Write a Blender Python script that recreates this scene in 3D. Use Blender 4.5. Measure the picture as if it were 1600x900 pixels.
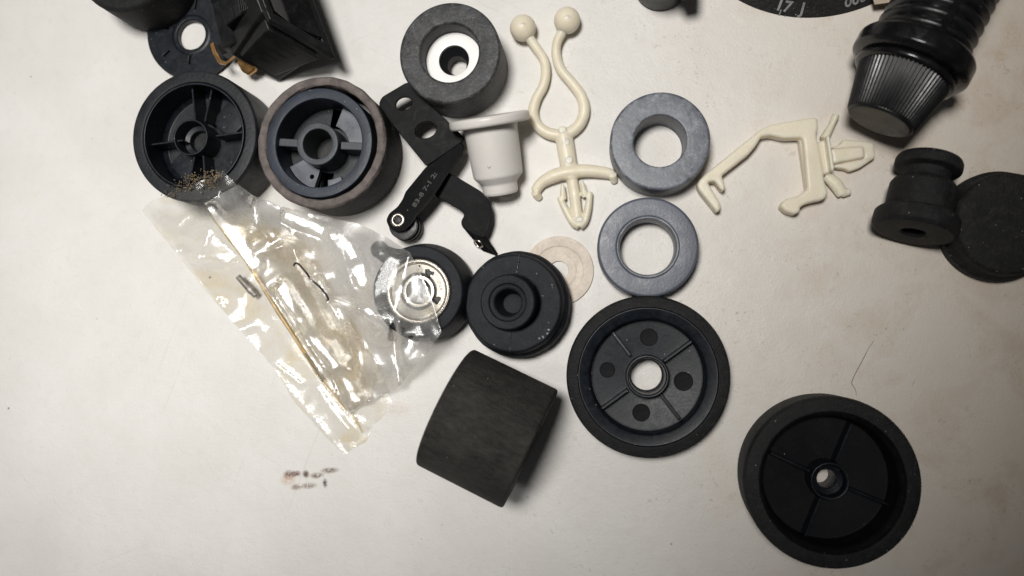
import bpy, math, random
from mathutils import Vector, Matrix, noise
from mathutils.geometry import delaunay_2d_cdt
for o in list(bpy.data.objects): bpy.data.objects.remove(o)
random.seed(7)
SC = bpy.context.scene
COL = SC.collection
U = 0.00012            # metres per working unit (about 0.12 mm)
R = math.radians

# ------------------------------------------------------------------ camera
F = 1209.0
CAM = Vector((150, -50, 1205))
cd = bpy.data.cameras.new('camera'); cam = bpy.data.objects.new('camera', cd); COL.objects.link(cam)
cd.sensor_fit = 'HORIZONTAL'; cd.sensor_width = 36; cd.lens = 36*F/1600
cd.clip_start = 0.005; cd.clip_end = 20
_f = (-CAM).normalized(); _r = _f.cross(Vector((0, 1, 0))).normalized(); _u = _r.cross(_f)
Q = Matrix((_r, _u, -_f)).transposed().to_quaternion()
cam.rotation_mode = 'QUATERNION'; cam.rotation_quaternion = Q; cam.location = CAM*U
cd.dof.use_dof = True; cd.dof.focus_distance = 1165*U; cd.dof.aperture_fstop = 12
SC.camera = cam
RX = Q @ Vector((1, 0, 0)); RY = Q @ Vector((0, 1, 0)); RZ = Q @ Vector((0, 0, -1))
def at(px, py, z=0.0):
    d = RX*((px-800)/F) + RY*((450-py)/F) + RZ
    return CAM + d*((z-CAM.z)/d.z)
def sc(px, py, z=0.0): return (at(px, py, z)-CAM).dot(RZ)/F

# ------------------------------------------------------------------ light
w = bpy.data.worlds.new('World'); SC.world = w; w.use_nodes = True
bg = w.node_tree.nodes['Background']; bg.inputs[0].default_value = (0.97, 0.97, 1, 1); bg.inputs[1].default_value = 0.03
def area(name, loc, target, size, power, col, spread=180, sy=None):
    ld = bpy.data.lights.new(name, 'AREA'); ld.shape = 'RECTANGLE'; ld.size = size*U; ld.size_y = (sy or size)*U
    ld.energy = power; ld.color = col; ld.spread = R(spread)
    o = bpy.data.objects.new(name, ld); COL.objects.link(o); o.location = Vector(loc)*U
    o.rotation_euler = (Vector(target)-Vector(loc)).to_track_quat('-Z', 'Y').to_euler(); return o
def spot(name, loc, target, rad, power, col, size, blend):
    ld = bpy.data.lights.new(name, 'SPOT'); ld.energy = power; ld.color = col; ld.shadow_soft_size = rad*U; ld.spot_size = R(size); ld.spot_blend = blend
    o = bpy.data.objects.new(name, ld); COL.objects.link(o); o.location = Vector(loc)*U
    o.rotation_euler = (Vector(target)-Vector(loc)).to_track_quat('-Z', 'Y').to_euler(); return o
LAMP = Vector((-290, 560, 3300))
spot('bench_lamp', LAMP, (-290, 530, 0), 400, 6.05, (1, 0.976, 0.94), 47.0, .72)
area('fill_light', (-1050, -350, 2600), (-900, -420, 0), 420, 0.028, (1, 0.985, 0.96), 48)  # added fill, no known source; lifts the lower left of the table
SC.view_settings.view_transform = 'Standard'; SC.view_settings.look = 'None'
SC.view_settings.exposure = 0; SC.view_settings.gamma = 1

# ------------------------------------------------------------------ materials
class NT:
    def __init__(s, name):
        s.m = bpy.data.materials.new(name); s.m.use_nodes = True; s.t = s.m.node_tree
        s.b = s.t.nodes['Principled BSDF']; s.out = s.t.nodes['Material Output']
        tc = s.n('ShaderNodeTexCoord'); mp = s.n('ShaderNodeVectorMath', operation='SCALE')
        s.l(tc.outputs['Object'], mp.inputs[0]); mp.inputs['Scale'].default_value = 1/U; s.co = mp.outputs[0]
    def n(s, t, **k):
        x = s.t.nodes.new(t)
        for a, v in k.items(): setattr(x, a, v)
        return x
    def l(s, a, b): s.t.links.new(a, b)
    def noise(s, scale, detail=3, rough=.5, co=None, dist=0):
        x = s.n('ShaderNodeTexNoise'); x.inputs['Scale'].default_value = scale; x.inputs['Detail'].default_value = detail
        x.inputs['Roughness'].default_value = rough; x.inputs['Distortion'].default_value = dist; s.l(co or s.co, x.inputs['Vector']); return x.outputs['Fac']
    def ramp(s, fac, a, b, va=0, vb=1):
        x = s.n('ShaderNodeMapRange'); s.l(fac, x.inputs[0])
        for i, v in enumerate((a, b, va, vb)): x.inputs[i+1].default_value = v
        return x.outputs[0]
    def math(s, op, a, b=None):
        x = s.n('ShaderNodeMath', operation=op)
        for i, v in enumerate((a, b)):
            if v is None: continue
            if isinstance(v, (int, float)): x.inputs[i].default_value = v
            else: s.l(v, x.inputs[i])
        return x.outputs[0]
    def mix(s, fac, a, b):
        x = s.n('ShaderNodeMix', data_type='RGBA')
        if isinstance(fac, (int, float)): x.inputs[0].default_value = fac
        else: s.l(fac, x.inputs[0])
        for i, v in ((6, a), (7, b)):
            if isinstance(v, tuple): x.inputs[i].default_value = (*v[:3], 1)
            else: s.l(v, x.inputs[i])
        return x.outputs[2]
    def stretch(s, v, rot=(0, 0, 0), loc=(0, 0, 0)):
        x = s.n('ShaderNodeMapping'); x.inputs['Scale'].default_value = v; x.inputs['Rotation'].default_value = rot; x.inputs['Location'].default_value = loc
        s.l(s.co, x.inputs[0]); return x.outputs[0]
    def specks(s, scale, size, keep):
        v = s.n('ShaderNodeTexVoronoi'); v.inputs['Scale'].default_value = scale; s.l(s.co, v.inputs['Vector'])
        wn = s.n('ShaderNodeSeparateColor'); s.l(v.outputs['Color'], wn.inputs[0])
        a = s.ramp(v.outputs['Distance'], size, size*.5)
        return s.math('MULTIPLY', a, s.math('GREATER_THAN', wn.outputs[0], 1-keep))
    def bump(s, h, dist, strength=1):
        x = s.n('ShaderNodeBump'); x.inputs['Strength'].default_value = strength; x.inputs['Distance'].default_value = dist*U
        s.l(h, x.inputs['Height']); s.l(x.outputs[0], s.b.inputs['Normal']); return x

def solid(name, base, rough=.5, var=.25, dust=.25, dustcol=(.32, .31, .29), speck=.3, spec=.5, bump=.5, bscale=.25, metal=0, grain=None, sss=0, big=.02):
    t = NT(name); b = t.b
    n1 = t.noise(big, 5, .6)
    dark = tuple(c*(1-var) for c in base); lite = tuple(min(1, c*(1+var)) for c in base)
    c = t.mix(t.ramp(n1, .35, .65), dark, lite)
    n2 = t.noise(big*2.3, 6, .7, dist=.6)
    dm = t.math('MULTIPLY', t.ramp(n2, .45, .8), dust)
    fine = t.noise(.35, 3, .6)
    dm2 = t.math('MULTIPLY', dm, t.ramp(fine, .3, .7))
    c = t.mix(dm2, c, dustcol)
    if grain:
        g = t.noise(1, 4, .65, co=t.stretch(grain)); c = t.mix(t.ramp(g, .4, .75, 0, .3), c, dustcol)
    if speck:
        sp = t.math('MULTIPLY', t.specks(.11, .10, speck*.32), .6); c = t.mix(sp, c, (.55, .54, .5))
    t.l(c, b.inputs['Base Color'])
    t.l(t.ramp(n2, .3, .7, rough-.07, min(1, rough+.12)), b.inputs['Roughness'])
    b.inputs['Specular IOR Level'].default_value = spec; b.inputs['Metallic'].default_value = metal
    hn = t.noise(bscale, 4, .6)
    if bump: t.bump(hn, bump)
    if sss:
        b.inputs['Subsurface Weight'].default_value = sss; b.inputs['Subsurface Radius'].default_value = (1, .8, .5)
        b.inputs['Subsurface Scale'].default_value = 14*U
    return t.m
M = {}
M['rubber'] = solid('black_rubber', (.0085, .0104, .0142), .6, dust=.22, dustcol=(.13, .135, .145), big=.035, spec=.26, bump=.7, bscale=.3)
M['rubber_d'] = solid('dusty_black_rubber', (.0098, .0098, .0105), .64, dust=.30, dustcol=(.14, .13, .125), bump=1.4, bscale=.35, speck=1.1, big=.035, spec=.28)
M['rubber_grain'] = solid('ground_rubber', (.023, .0218, .020), .66, var=.4, dust=.6, dustcol=(.095, .085, .075), bump=2.6, bscale=.4, grain=(.22, .22, .06), speck=1.0, spec=.28)
M['rubber_g'] = solid('grey_dusty_rubber', (.030, .031, .034), .55, var=.5, dust=1.0, spec=.45, dustcol=(.26, .255, .25), bump=1.0, bscale=.22, speck=.3, big=.035)
M['rubber_w'] = solid('worn_rubber_edge', (.015, .0165, .0195), .5, dust=.10, spec=.3, dustcol=(.15, .15, .15), bump=.8, speck=.3)
M['blueblack'] = solid('blue_black_plastic', (.0055, .0078, .0118), .4, dust=.16, dustcol=(.11, .12, .14), spec=.36, bump=.15, speck=.9, big=.04)
M['slate_plastic'] = solid('slate_plastic', (.019, .026, .040), .4, dust=.10, spec=.32, dustcol=(.16, .17, .19), bump=.3, speck=.4)
M['lit_floor'] = solid('lit_floor_plastic', (.11, .122, .145), .3, dust=.2, bump=.2, speck=.2)  # hub floor grey with its light reflection put into the colour
M['web_dark'] = solid('mid_grey_plastic', (.048, .055, .066), .42, dust=.2, bump=.25, speck=.3, spec=.35)
M['brown_rim'] = solid('brown_worn_rubber', (.125, .104, .096), .75, var=.35, dust=.7, dustcol=(.32, .285, .27), bump=1.5, bscale=.25, speck=.1, big=.05)
M['slate'] = solid('slate_grey_plastic', (.105, .115, .138), .42, dust=.95, dustcol=(.55, .57, .62), bump=.35, bscale=.12, speck=.06, var=.2, big=.03)
M['slate_d'] = solid('slate_grey_smooth', (.095, .105, .135), .4, dust=.15, dustcol=(.3, .32, .36), bump=.3, speck=.1, var=.1)
M['black_gloss'] = solid('glossy_black_plastic', (.006, .006, .0068), .22, dust=.05, bump=.5, bscale=.12, speck=.08)
M['black_semi'] = solid('semi_gloss_black_plastic', (.008, .0085, .0092), .38, dust=.08, spec=.35, bump=.4, speck=.15)
M['deep_black'] = solid('dull_black_plastic', (.0045, .0045, .0055), .6, dust=.04, bump=.3, speck=.15, spec=.15)
M['rubber_puck'] = solid('dusty_charcoal_rubber', (.0105, .0105, .0105), .66, dust=.45, dustcol=(.13, .125, .115), bump=1.2, bscale=.35, speck=1.2, spec=.28, big=.04)
M['belt'] = solid('textured_belt', (.012, .0125, .0135), .6, var=.5, dust=.5, dustcol=(.10, .10, .10), bump=3, bscale=.25, speck=2.5, spec=.4, big=.08)
M['thread'] = solid('satin_black_plastic', (.006, .006, .007), .34, dust=.04, bump=.2, speck=.1, spec=.8)
M['black_metal'] = solid('black_painted_metal', (.0035, .0035, .004), .5, dust=.04, spec=.1, bump=.25, speck=.12)
M['steel'] = solid('bright_steel', (.62, .58, .52), .28, dust=.2, metal=1, bump=.25, speck=.1)
M['shield'] = solid('cream_bearing_shield', (.66, .62, .54), .4, dust=.4, dustcol=(.35, .31, .26), metal=.3, bump=.8, speck=0)
M['white_metal'] = solid('white_washer_face', (.92, .91, .89), .35, var=.03, dust=.1, bump=.3, speck=0)
M['white_plastic'] = solid('white_plastic', (.73, .70, .665), .33, var=.03, dust=.1, dustcol=(.5, .47, .43), bump=.15, speck=0, sss=.15)
M['nylon'] = solid('cream_nylon', (.81, .745, .60), .4, var=.05, dust=.55, dustcol=(.64, .53, .36), bump=.4, bscale=.06, speck=0, sss=.65)
M['felt'] = solid('cream_fibre_washer', (.70, .62, .53), .6, var=.12, dust=.8, dustcol=(.50, .39, .29), bump=1.2, bscale=.15, speck=.1, big=.05)
M['brass'] = solid('brass', (.62, .36, .14), .34, var=.35, dust=.4, dustcol=(.18, .09, .03), metal=.85, bump=1.0, bscale=.12, speck=0, big=.06)
M['print'] = solid('grey_print', (.30, .31, .31), .6, var=.3, dust=.5, dustcol=(.05, .05, .05), bump=0, speck=0, big=.12)
M['stamp'] = solid('faint_stamped_marks', (.05, .05, .05), .5, var=.5, dust=.3, bump=0, speck=0, big=.15)
M['tan'] = solid('tan_card', (.50, .40, .31), .7, dust=.2, bump=.5, speck=0)
M['amber_glue'] = solid('amber_glue_crumbs', (.10, .068, .03), .35, var=.8, dust=.5, dustcol=(.55, .47, .30), bump=3, bscale=.2, speck=0, big=.08)
M['old_brass'] = solid('dull_brass', (.50, .36, .17), .4, var=.3, dust=.4, dustcol=(.30, .2, .08), metal=.35, bump=.6, speck=0, big=.06)
M['dull_steel'] = solid('dull_steel', (.30, .28, .26), .5, var=.4, dust=.5, dustcol=(.1, .09, .08), metal=.5, bump=.6, speck=0, big=.08)
M['wire'] = solid('dark_wire', (.05, .05, .05), .3, metal=.6, speck=0, dust=0)
M['hair'] = solid('hair', (.03, .022, .018), .5, speck=0, dust=0, bump=0)

def table_mat():
    t = NT('table_laminate'); b = t.b
    base = t.mix(t.ramp(t.noise(.006, 4, .55), .3, .7), (.70, .68, .645), (.775, .758, .73))
    base = t.mix(t.ramp(t.noise(.05, 4, .6), .5, .8, 0, .22), base, (.60, .56, .50))
    # warmer, darker to the right: light falloff painted into the colour, plus brown grime
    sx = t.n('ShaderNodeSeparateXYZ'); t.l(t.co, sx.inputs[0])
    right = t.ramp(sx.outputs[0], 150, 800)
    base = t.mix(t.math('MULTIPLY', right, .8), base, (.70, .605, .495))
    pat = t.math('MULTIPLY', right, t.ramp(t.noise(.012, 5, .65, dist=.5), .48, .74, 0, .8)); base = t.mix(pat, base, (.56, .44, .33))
    yel = t.ramp(t.noise(.02, 5, .7), .64, .8, 0, .35); base = t.mix(yel, base, (.70, .62, .46))
    # faint scratches
    for sc_, rot in (((.0016, .16, 1), -.38), ((.002, .2, 1), .5), ((.0018, .15, 1), -1.2)):
        r_ = t.n('ShaderNodeMapping'); r_.inputs['Rotation'].default_value = (0, 0, rot); t.l(t.co, r_.inputs[0])
        q_ = t.n('ShaderNodeMapping'); q_.inputs['Scale'].default_value = sc_; t.l(r_.outputs[0], q_.inputs[0]); n = t.noise(1, 2, .4, co=q_.outputs[0], dist=.3)
        s = t.math('MULTIPLY', t.ramp(n, .69, .75, 0, .2), t.ramp(t.noise(.008, 2), .45, .6)); base = t.mix(s, base, (.50, .47, .43))
    # small dark specks, two sizes
    base = t.mix(t.math('MULTIPLY', t.specks(.012, .03, .5), .85), base, (.07, .06, .05))
    base = t.mix(t.math('MULTIPLY', t.specks(.028, .035, .22), .5), base, (.16, .12, .09))
    base = t.mix(t.math('MULTIPLY', t.specks(.05, .07, .2), .3), base, (.3, .24, .2))
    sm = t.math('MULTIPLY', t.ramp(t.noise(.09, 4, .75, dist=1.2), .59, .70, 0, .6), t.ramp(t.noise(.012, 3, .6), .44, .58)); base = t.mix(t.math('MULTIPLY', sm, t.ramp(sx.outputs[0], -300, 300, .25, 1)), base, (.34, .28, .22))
    # rubbed brown print mark
    c = at(482, 745)
    def blob(px, py, rx, ry, rot=.1):
        p = at(px, py)
        m = t.n('ShaderNodeMapping', vector_type='TEXTURE'); t.l(t.co, m.inputs[0]); m.inputs['Location'].default_value = (p.x, p.y, 0)
        m.inputs['Rotation'].default_value = (0, 0, rot); m.inputs['Scale'].default_value = (rx, ry, 1e6)
        L = t.n('ShaderNodeVectorMath', operation='LENGTH'); t.l(m.outputs[0], L.inputs[0]); return t.ramp(L.outputs['Value'], 1, .35)
    ink = t.noise(.24, 5, .75, dist=.8)
    for (px, py, rx, ry, k, col) in ((452, 742, 12, 9, 1, (.16, .075, .05)), (463, 740, 10, 6, 1, (.14, .06, .045)), (478, 741, 7, 8, .8, (.14, .09, .07)), (495, 743, 14, 6, .55, (.2, .14, .11)),
                                 (515, 735, 18, 6, .55, (.2, .15, .12)), (463, 761, 12, 6, .5, (.25, .18, .13)), (482, 759, 16, 6, .5, (.25, .19, .15)), (508, 755, 5, 9, .8, (.12, .08, .07)), (450, 750, 16, 10, .35, (.55, .36, .22))):
        m = t.math('MULTIPLY', t.math('MULTIPLY', blob(px, py, rx, ry), t.ramp(ink, .38, .48)), min(1, k*1.7)); base = t.mix(m, base, col)
    for (px, py, rx, ry, k) in ((1583, 55, 22, 40, .35), (1180, 5, 40, 30, .2), (1500, 160, 14, 14, .4), (1565, 90, 12, 12, .4), (620, 640, 30, 14, .25)):
        m = t.math('MULTIPLY', t.math('MULTIPLY', blob(px, py, rx, ry), t.ramp(ink, .35, .6)), k); base = t.mix(m, base, (.45, .29, .14))
    t.l(base, b.inputs['Base Color'])
    t.l(t.ramp(t.noise(.02, 4), .3, .7, .42, .58), b.inputs['Roughness']); b.inputs['Specular IOR Level'].default_value = .35
    h = t.math('ADD', t.math('MULTIPLY', t.noise(.055, 3, .5), 1.5), t.noise(.25, 2, .5)); t.bump(h, .55)
    return t.m
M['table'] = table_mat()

def film(name, tint, milky, rough, amber=0, bdist=3.0, gl=1.0):
    t = NT(name); t.t.nodes.remove(t.b)
    tr = t.n('ShaderNodeBsdfTransparent'); gs = t.n('ShaderNodeBsdfAnisotropic') ; df = t.n('ShaderNodeBsdfDiffuse'); tl = t.n('ShaderNodeBsdfTranslucent')
    am = t.ramp(t.noise(.013, 5, .65, dist=.5), .50, .68, 0, amber)
    c = t.mix(am, tint, (.91, .77, .45)); t.l(c, tr.inputs[0])
    gs.inputs['Roughness'].default_value = rough; gs.inputs['Color'].default_value = (1, 1, 1, 1)
    df.inputs[0].default_value = (.86, .85, .83, 1); tl.inputs[0].default_value = (.86, .85, .83, 1)
    bp = t.n('ShaderNodeBump'); bp.inputs['Distance'].default_value = bdist*U; bp.inputs['Strength'].default_value = 1
    wr = t.noise(.02, 5, .62, co=t.stretch((.9, 2.2, 1), (0, 0, -.9)), dist=1.6)
    t.l(t.math('ADD', wr, t.math('MULTIPLY', t.noise(.11, 3, .5), .12)), bp.inputs['Height'])
    for x in (gs,): t.l(bp.outputs[0], x.inputs['Normal'])
    lw = t.n('ShaderNodeLayerWeight'); lw.inputs['Blend'].default_value = .5; t.l(bp.outputs[0], lw.inputs['Normal'])
    fr = t.math('ADD', t.math('MULTIPLY', t.math('POWER', lw.outputs['Facing'], 5), .4), .045)
    a = t.n('ShaderNodeMixShader'); a.inputs[0].default_value = .5; t.l(df.outputs[0], a.inputs[1]); t.l(tl.outputs[0], a.inputs[2])
    m1 = t.n('ShaderNodeMixShader'); t.l(t.ramp(t.noise(.02, 5, .65), .3, .75, milky*.35, milky*1.9), m1.inputs[0]); t.l(tr.outputs[0], m1.inputs[1]); t.l(a.outputs[0], m1.inputs[2])
    m2 = t.n('ShaderNodeMixShader'); t.l(t.math('MULTIPLY', fr, gl), m2.inputs[0]); t.l(m1.outputs[0], m2.inputs[1]); t.l(gs.outputs[0], m2.inputs[2])
    t.l(m2.outputs[0], t.out.inputs[0]); return t.m
M['film'] = film('clear_film', (.985, .98, .975), .34, .27, .22, .5, 3.6)
M['film2'] = film('thin_clear_film', (.98, .972, .95), .07, .20, .35, .5, 1.6)
M['amber_film'] = film('amber_adhesive_film', (.985, .94, .82), .18, .27, 1.0, .7, 2.4)

# ------------------------------------------------------------------ mesh helpers
def mk(name, vf, m, parent=None, sharp=32, loc=None, **props):
    v, f = vf
    me = bpy.data.meshes.new(name); me.from_pydata([tuple(Vector(p)*U) for p in v], [], f); me.update()
    me.materials.append(M[m]); me.shade_smooth(); me.set_sharp_from_angle(angle=R(sharp))
    o = bpy.data.objects.new(name, me); COL.objects.link(o)
    if parent: o.parent = parent
    if loc is not None: o.location = Vector(loc)*U
    for k, x in props.items(): o[k] = x
    return o
def thing(name, loc, label, cat, group=None, rot=None):
    o = bpy.data.objects.new(name, None); COL.objects.link(o); o.location = Vector(loc)*U; o.empty_display_size = .002
    if rot is not None: o.rotation_euler = rot.to_euler() if isinstance(rot, Matrix) else rot
    o['label'] = label; o['category'] = cat
    if group: o['group'] = group
    return o
def tag(o, label, cat, group=None):
    o['label'] = label; o['category'] = cat
    if group: o['group'] = group
    return o
def rnd(pts, b, closed=False, n=3):
    out = []; N = len(pts)
    for i, p in enumerate(pts):
        p = Vector(p[:2])
        if not closed and i in (0, N-1): out.append(tuple(p)); continue
        a = Vector(pts[i-1][:2]); c = Vector(pts[(i+1) % N][:2])
        la, lc = (a-p).length, (c-p).length
        if la < 1e-6 or lc < 1e-6: out.append(tuple(p)); continue
        p0 = p+(a-p)*min(b, la*.45)/la; p1 = p+(c-p)*min(b, lc*.45)/lc
        for k in range(n+1):
            t = k/n; out.append(tuple(p0*(1-t)**2+p*2*t*(1-t)+p1*t*t))
    return out
def lathe(prof, seg=96, b=1.5, closed=False, a0=0, mod=None):
    pr = rnd(prof, b, closed) if b else [tuple(p) for p in prof]
    v = []; f = []; rings = []
    for (r, z) in pr:
        if abs(r) < 1e-4: rings.append([len(v)]); v.append((0, 0, z))
        else:
            rings.append(list(range(len(v), len(v)+seg)))
            for k in range(seg):
                a = 2*math.pi*k/seg+a0; rr = r*(mod(a, z) if mod else 1); v.append((rr*math.cos(a), rr*math.sin(a), z))
    n = len(rings)
    for i in range(n if closed else n-1):
        A, B = rings[i], rings[(i+1) % n]
        for k in range(seg):
            k2 = (k+1) % seg
            if len(A) == 1 and len(B) == 1: continue
            if len(A) == 1: f.append((A[0], B[k], B[k2]))
            elif len(B) == 1: f.append((A[k], B[0], A[k2]))
            else: f.append((A[k], B[k], B[k2], A[k2]))
    return v, f
def xf(vf, mat):
    return [mat @ Vector(p) for p in vf[0]], vf[1]
def join(*vfs):
    v = []; f = []
    for a, b in vfs:
        o = len(v); v += [tuple(p) for p in a]; f += [tuple(i+o for i in q) for q in b]
    return v, f
def box(cx, cy, cz, sx, sy, sz, rz=0, b=1):
    x, y, z = sx/2, sy/2, sz/2; b = min(b, x*.8, y*.8, z*.8)
    v = []; 
    # chamfered box via three-level rings
    lv = [(-z, b), (-z+b, 0), (z-b, 0), (z, b)]
    rings = []
    for (zz, i) in lv:
        ring = []
        for (px, py) in ((x-b-i, y-i), (x-i, y-b-i), (x-i, -y+b+i), (x-b-i, -y+i), (-x+b+i, -y+i), (-x+i, -y+b+i), (-x+i, y-b-i), (-x+b+i, y-i)):
            ring.append(len(v)); v.append((px, py, zz))
        rings.append(ring)
    f = []
    for a, c in zip(rings, rings[1:]):
        for k in range(8): f.append((a[k], c[k], c[(k+1) % 8], a[(k+1) % 8]))
    f.append(tuple(rings[0])); f.append(tuple(reversed(rings[-1])))
    m = Matrix.Translation((cx, cy, cz)) @ Matrix.Rotation(rz, 4, 'Z')
    return xf((v, f), m)
def plate(outer, holes, z0, z1, bev=1.0, zf=None, org=(0, 0)):
    """extruded outline with holes (world xy), optional height function"""
    cu = bpy.data.curves.new('tmp', 'CURVE'); cu.dimensions = '2D'; cu.fill_mode = 'BOTH'
    for pts in [outer]+list(holes):
        s = cu.splines.new('POLY'); s.points.add(len(pts)-1)
        for p, q in zip(s.points, pts): p.co = (q[0]-org[0], q[1]-org[1], 0, 1)
        s.use_cyclic_u = True
    th = (z1-z0)/2; cu.extrude = th-bev; cu.bevel_depth = bev; cu.bevel_resolution = 2; cu.offset = -bev
    o = bpy.data.objects.new('tmp', cu); COL.objects.link(o)
    dg = bpy.context.evaluated_depsgraph_get(); me = bpy.data.meshes.new_from_object(o.evaluated_get(dg))
    v = [Vector(p.co)+Vector((0, 0, (z0+z1)/2)) for p in me.vertices]; f = [tuple(p.vertices) for p in me.polygons]
    bpy.data.objects.remove(o); bpy.data.curves.remove(cu); bpy.data.meshes.remove(me)
    if zf: v = [Vector((p.x, p.y, p.z+zf(p.x, p.y))) for p in v]
    return v, f
def W(pts, z): return [at(x, y, z)[:2] for x, y in pts]
def circ(cx, cy, rx, ry=None, n=28, rot=0):
    ry = ry or rx
    return [(cx+math.cos(a)*rx*math.cos(rot)-math.sin(a)*ry*math.sin(rot), cy+math.cos(a)*rx*math.sin(rot)+math.sin(a)*ry*math.cos(rot)) for a in [2*math.pi*k/n for k in range(n)]]
def smooth(pts, n=6):
    P = [Vector(p) for p in pts]; out = []
    for i in range(len(P)-1):
        a = P[max(i-1, 0)]; b = P[i]; c = P[i+1]; d = P[min(i+2, len(P)-1)]
        for k in range(n):
            t = k/n; out.append(.5*((2*b)+(c-a)*t+(2*a-5*b+4*c-d)*t*t+(3*b-a-3*c+d)*t**3))
    out.append(P[-1]); return out
def tube(path, rad, seg=14, flat=1.0, cap=True, up=Vector((0, 0, 1))):
    """path of world vectors; rad number or list; flat scales the vertical radius"""
    P = [Vector(p) for p in path]; n = len(P); v = []; f = []
    rr = rad if isinstance(rad, (list, tuple)) else [rad]*n
    def rad_at(i):
        t = i/(n-1)*(len(rr)-1); k = min(int(t), len(rr)-2) if len(rr) > 1 else 0; return rr[k]+(rr[min(k+1, len(rr)-1)]-rr[k])*(t-k)
    for i, p in enumerate(P):
        t = (P[min(i+1, n-1)]-P[max(i-1, 0)]).normalized()
        s = t.cross(up); s = s.normalized() if s.length > 1e-3 else Vector((1, 0, 0)); u = s.cross(t).normalized(); r = rad_at(i)
        for k in range(seg):
            a = 2*math.pi*k/seg; v.append(p+s*math.cos(a)*r+u*math.sin(a)*r*flat)
    for i in range(n-1):
        for k in range(seg):
            k2 = (k+1) % seg; f.append((i*seg+k, i*seg+k2, (i+1)*seg+k2, (i+1)*seg+k))
    if cap: f.append(tuple(reversed(range(seg)))); f.append(tuple(range((n-1)*seg, n*seg)))
    return v, f
def sphere(c, r, n=24):
    pr = [(r*math.sin(math.pi*k/n), -r*math.cos(math.pi*k/n)) for k in range(n+1)]; pr[0] = (0, -r); pr[-1] = (0, r)
    return xf(lathe(pr, 32, 0), Matrix.Translation(c))
def rel(vf, org): return [Vector(p)-Vector(org) for p in vf[0]], vf[1]
def sub(r, k, n): return [(r*math.cos(2*math.pi*(k+i/n)), r*math.sin(2*math.pi*(k+i/n))) for i in range(n)]
def textmesh(s, size, z=.3):
    cu = bpy.data.curves.new('t', 'FONT'); cu.body = s; cu.offset = size*.022; cu.size = size; cu.extrude = z; cu.resolution_u = 3
    o = bpy.data.objects.new('t', cu); COL.objects.link(o); dg = bpy.context.evaluated_depsgraph_get()
    me = bpy.data.meshes.new_from_object(o.evaluated_get(dg)); v = [p.co.copy() for p in me.vertices]; f = [tuple(p.vertices) for p in me.polygons]
    bpy.data.objects.remove(o); bpy.data.curves.remove(cu); return v, f
def remesh(o, size, it=4):
    m = o.modifiers.new('fuse', 'REMESH'); m.mode = 'VOXEL'; m.voxel_size = size*U; m.use_smooth_shade = True
    s = o.modifiers.new('soften', 'SMOOTH'); s.factor = .5; s.iterations = it; return o

# ------------------------------------------------------------------ the table
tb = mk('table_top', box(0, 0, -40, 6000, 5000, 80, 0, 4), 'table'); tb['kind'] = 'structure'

# ------------------------------------------------------------------ rollers standing on their ends
ROLL = 'black rubber feed rollers and wheels'
def base(px, py, h):
    """world axis position, and size factor, of an upright part whose top face centre is seen at px,py"""
    p = at(px, py, h); return Vector((p.x, p.y, 0)), sc(px, py, h)
OBST = []
def wall(r1, r0, z0, z1): return [(r0, z0), (r1, z0), (r1, z1), (r0, z1)]

# left roller: thick lip, deep cup, thin ribs
h = 96; p, s = base(302, 212, h); OBST.append((p, 104*s, h))
t = thing('rubber_roller', p, 'upright black roller with deep thin-ribbed hub, its rim under the glue-crusted bag corner', 'roller', ROLL)
mk('rubber_sleeve', lathe([(84*s, 0), (98*s, 0), (104*s, 6), (104*s, h-6), (102*s, h-1), (86*s, h), (84.5*s, h-2), (84*s, h-12)], 128, 1.6, True), 'rubber_w', t)
hub = mk('hub', lathe([(0, 44), (74*s, 44), (80*s, 50), (80*s, h-6), (80.5*s, h+1), (83.5*s, h+1), (83.5*s, 4), (0, 4)], 128, 1), 'blueblack', t)
mk('hub_tube', xf(lathe([(17*s, 22), (17*s, 58), (25*s, 60), (26*s, h-9), (28.5*s, h-9), (28.5*s, 18), (17*s, 18)], 64, .8, True), Matrix.Translation((-10, 0, 0))), 'blueblack', t)
mk('hub_tube_floor', xf(lathe([(0, 46), (17.5*s, 46)], 48, 0), Matrix.Translation((-10, 0, 0))), 'black_semi', t)
for a, off, zt in ((96, 3, h-14), (78, -3, h-17), (186, 0, h-15), (6, 0, h-17), (275, 3, h-20), (258, -2, h-18)):
    a = R(a); L0, L1 = 27*s, 80*s
    mk('rib', box(math.cos(a)*(L0+L1)/2-math.sin(a)*off, math.sin(a)*(L0+L1)/2+math.cos(a)*off, (20+zt)/2, L1-L0, 3, zt-20, a, .7), 'blueblack', t)
# raised pads on the floor
for a in (45, 225): mk('floor_pad', xf(lathe([(0, 38), (30, 38), (32, 36), (32, 20)], 4, 1), Matrix.Translation((math.cos(R(a))*50*s, math.sin(R(a))*50*s, 12)) @ Matrix.Rotation(R(a+45), 4, 'Z')), 'blueblack', t)

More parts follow.
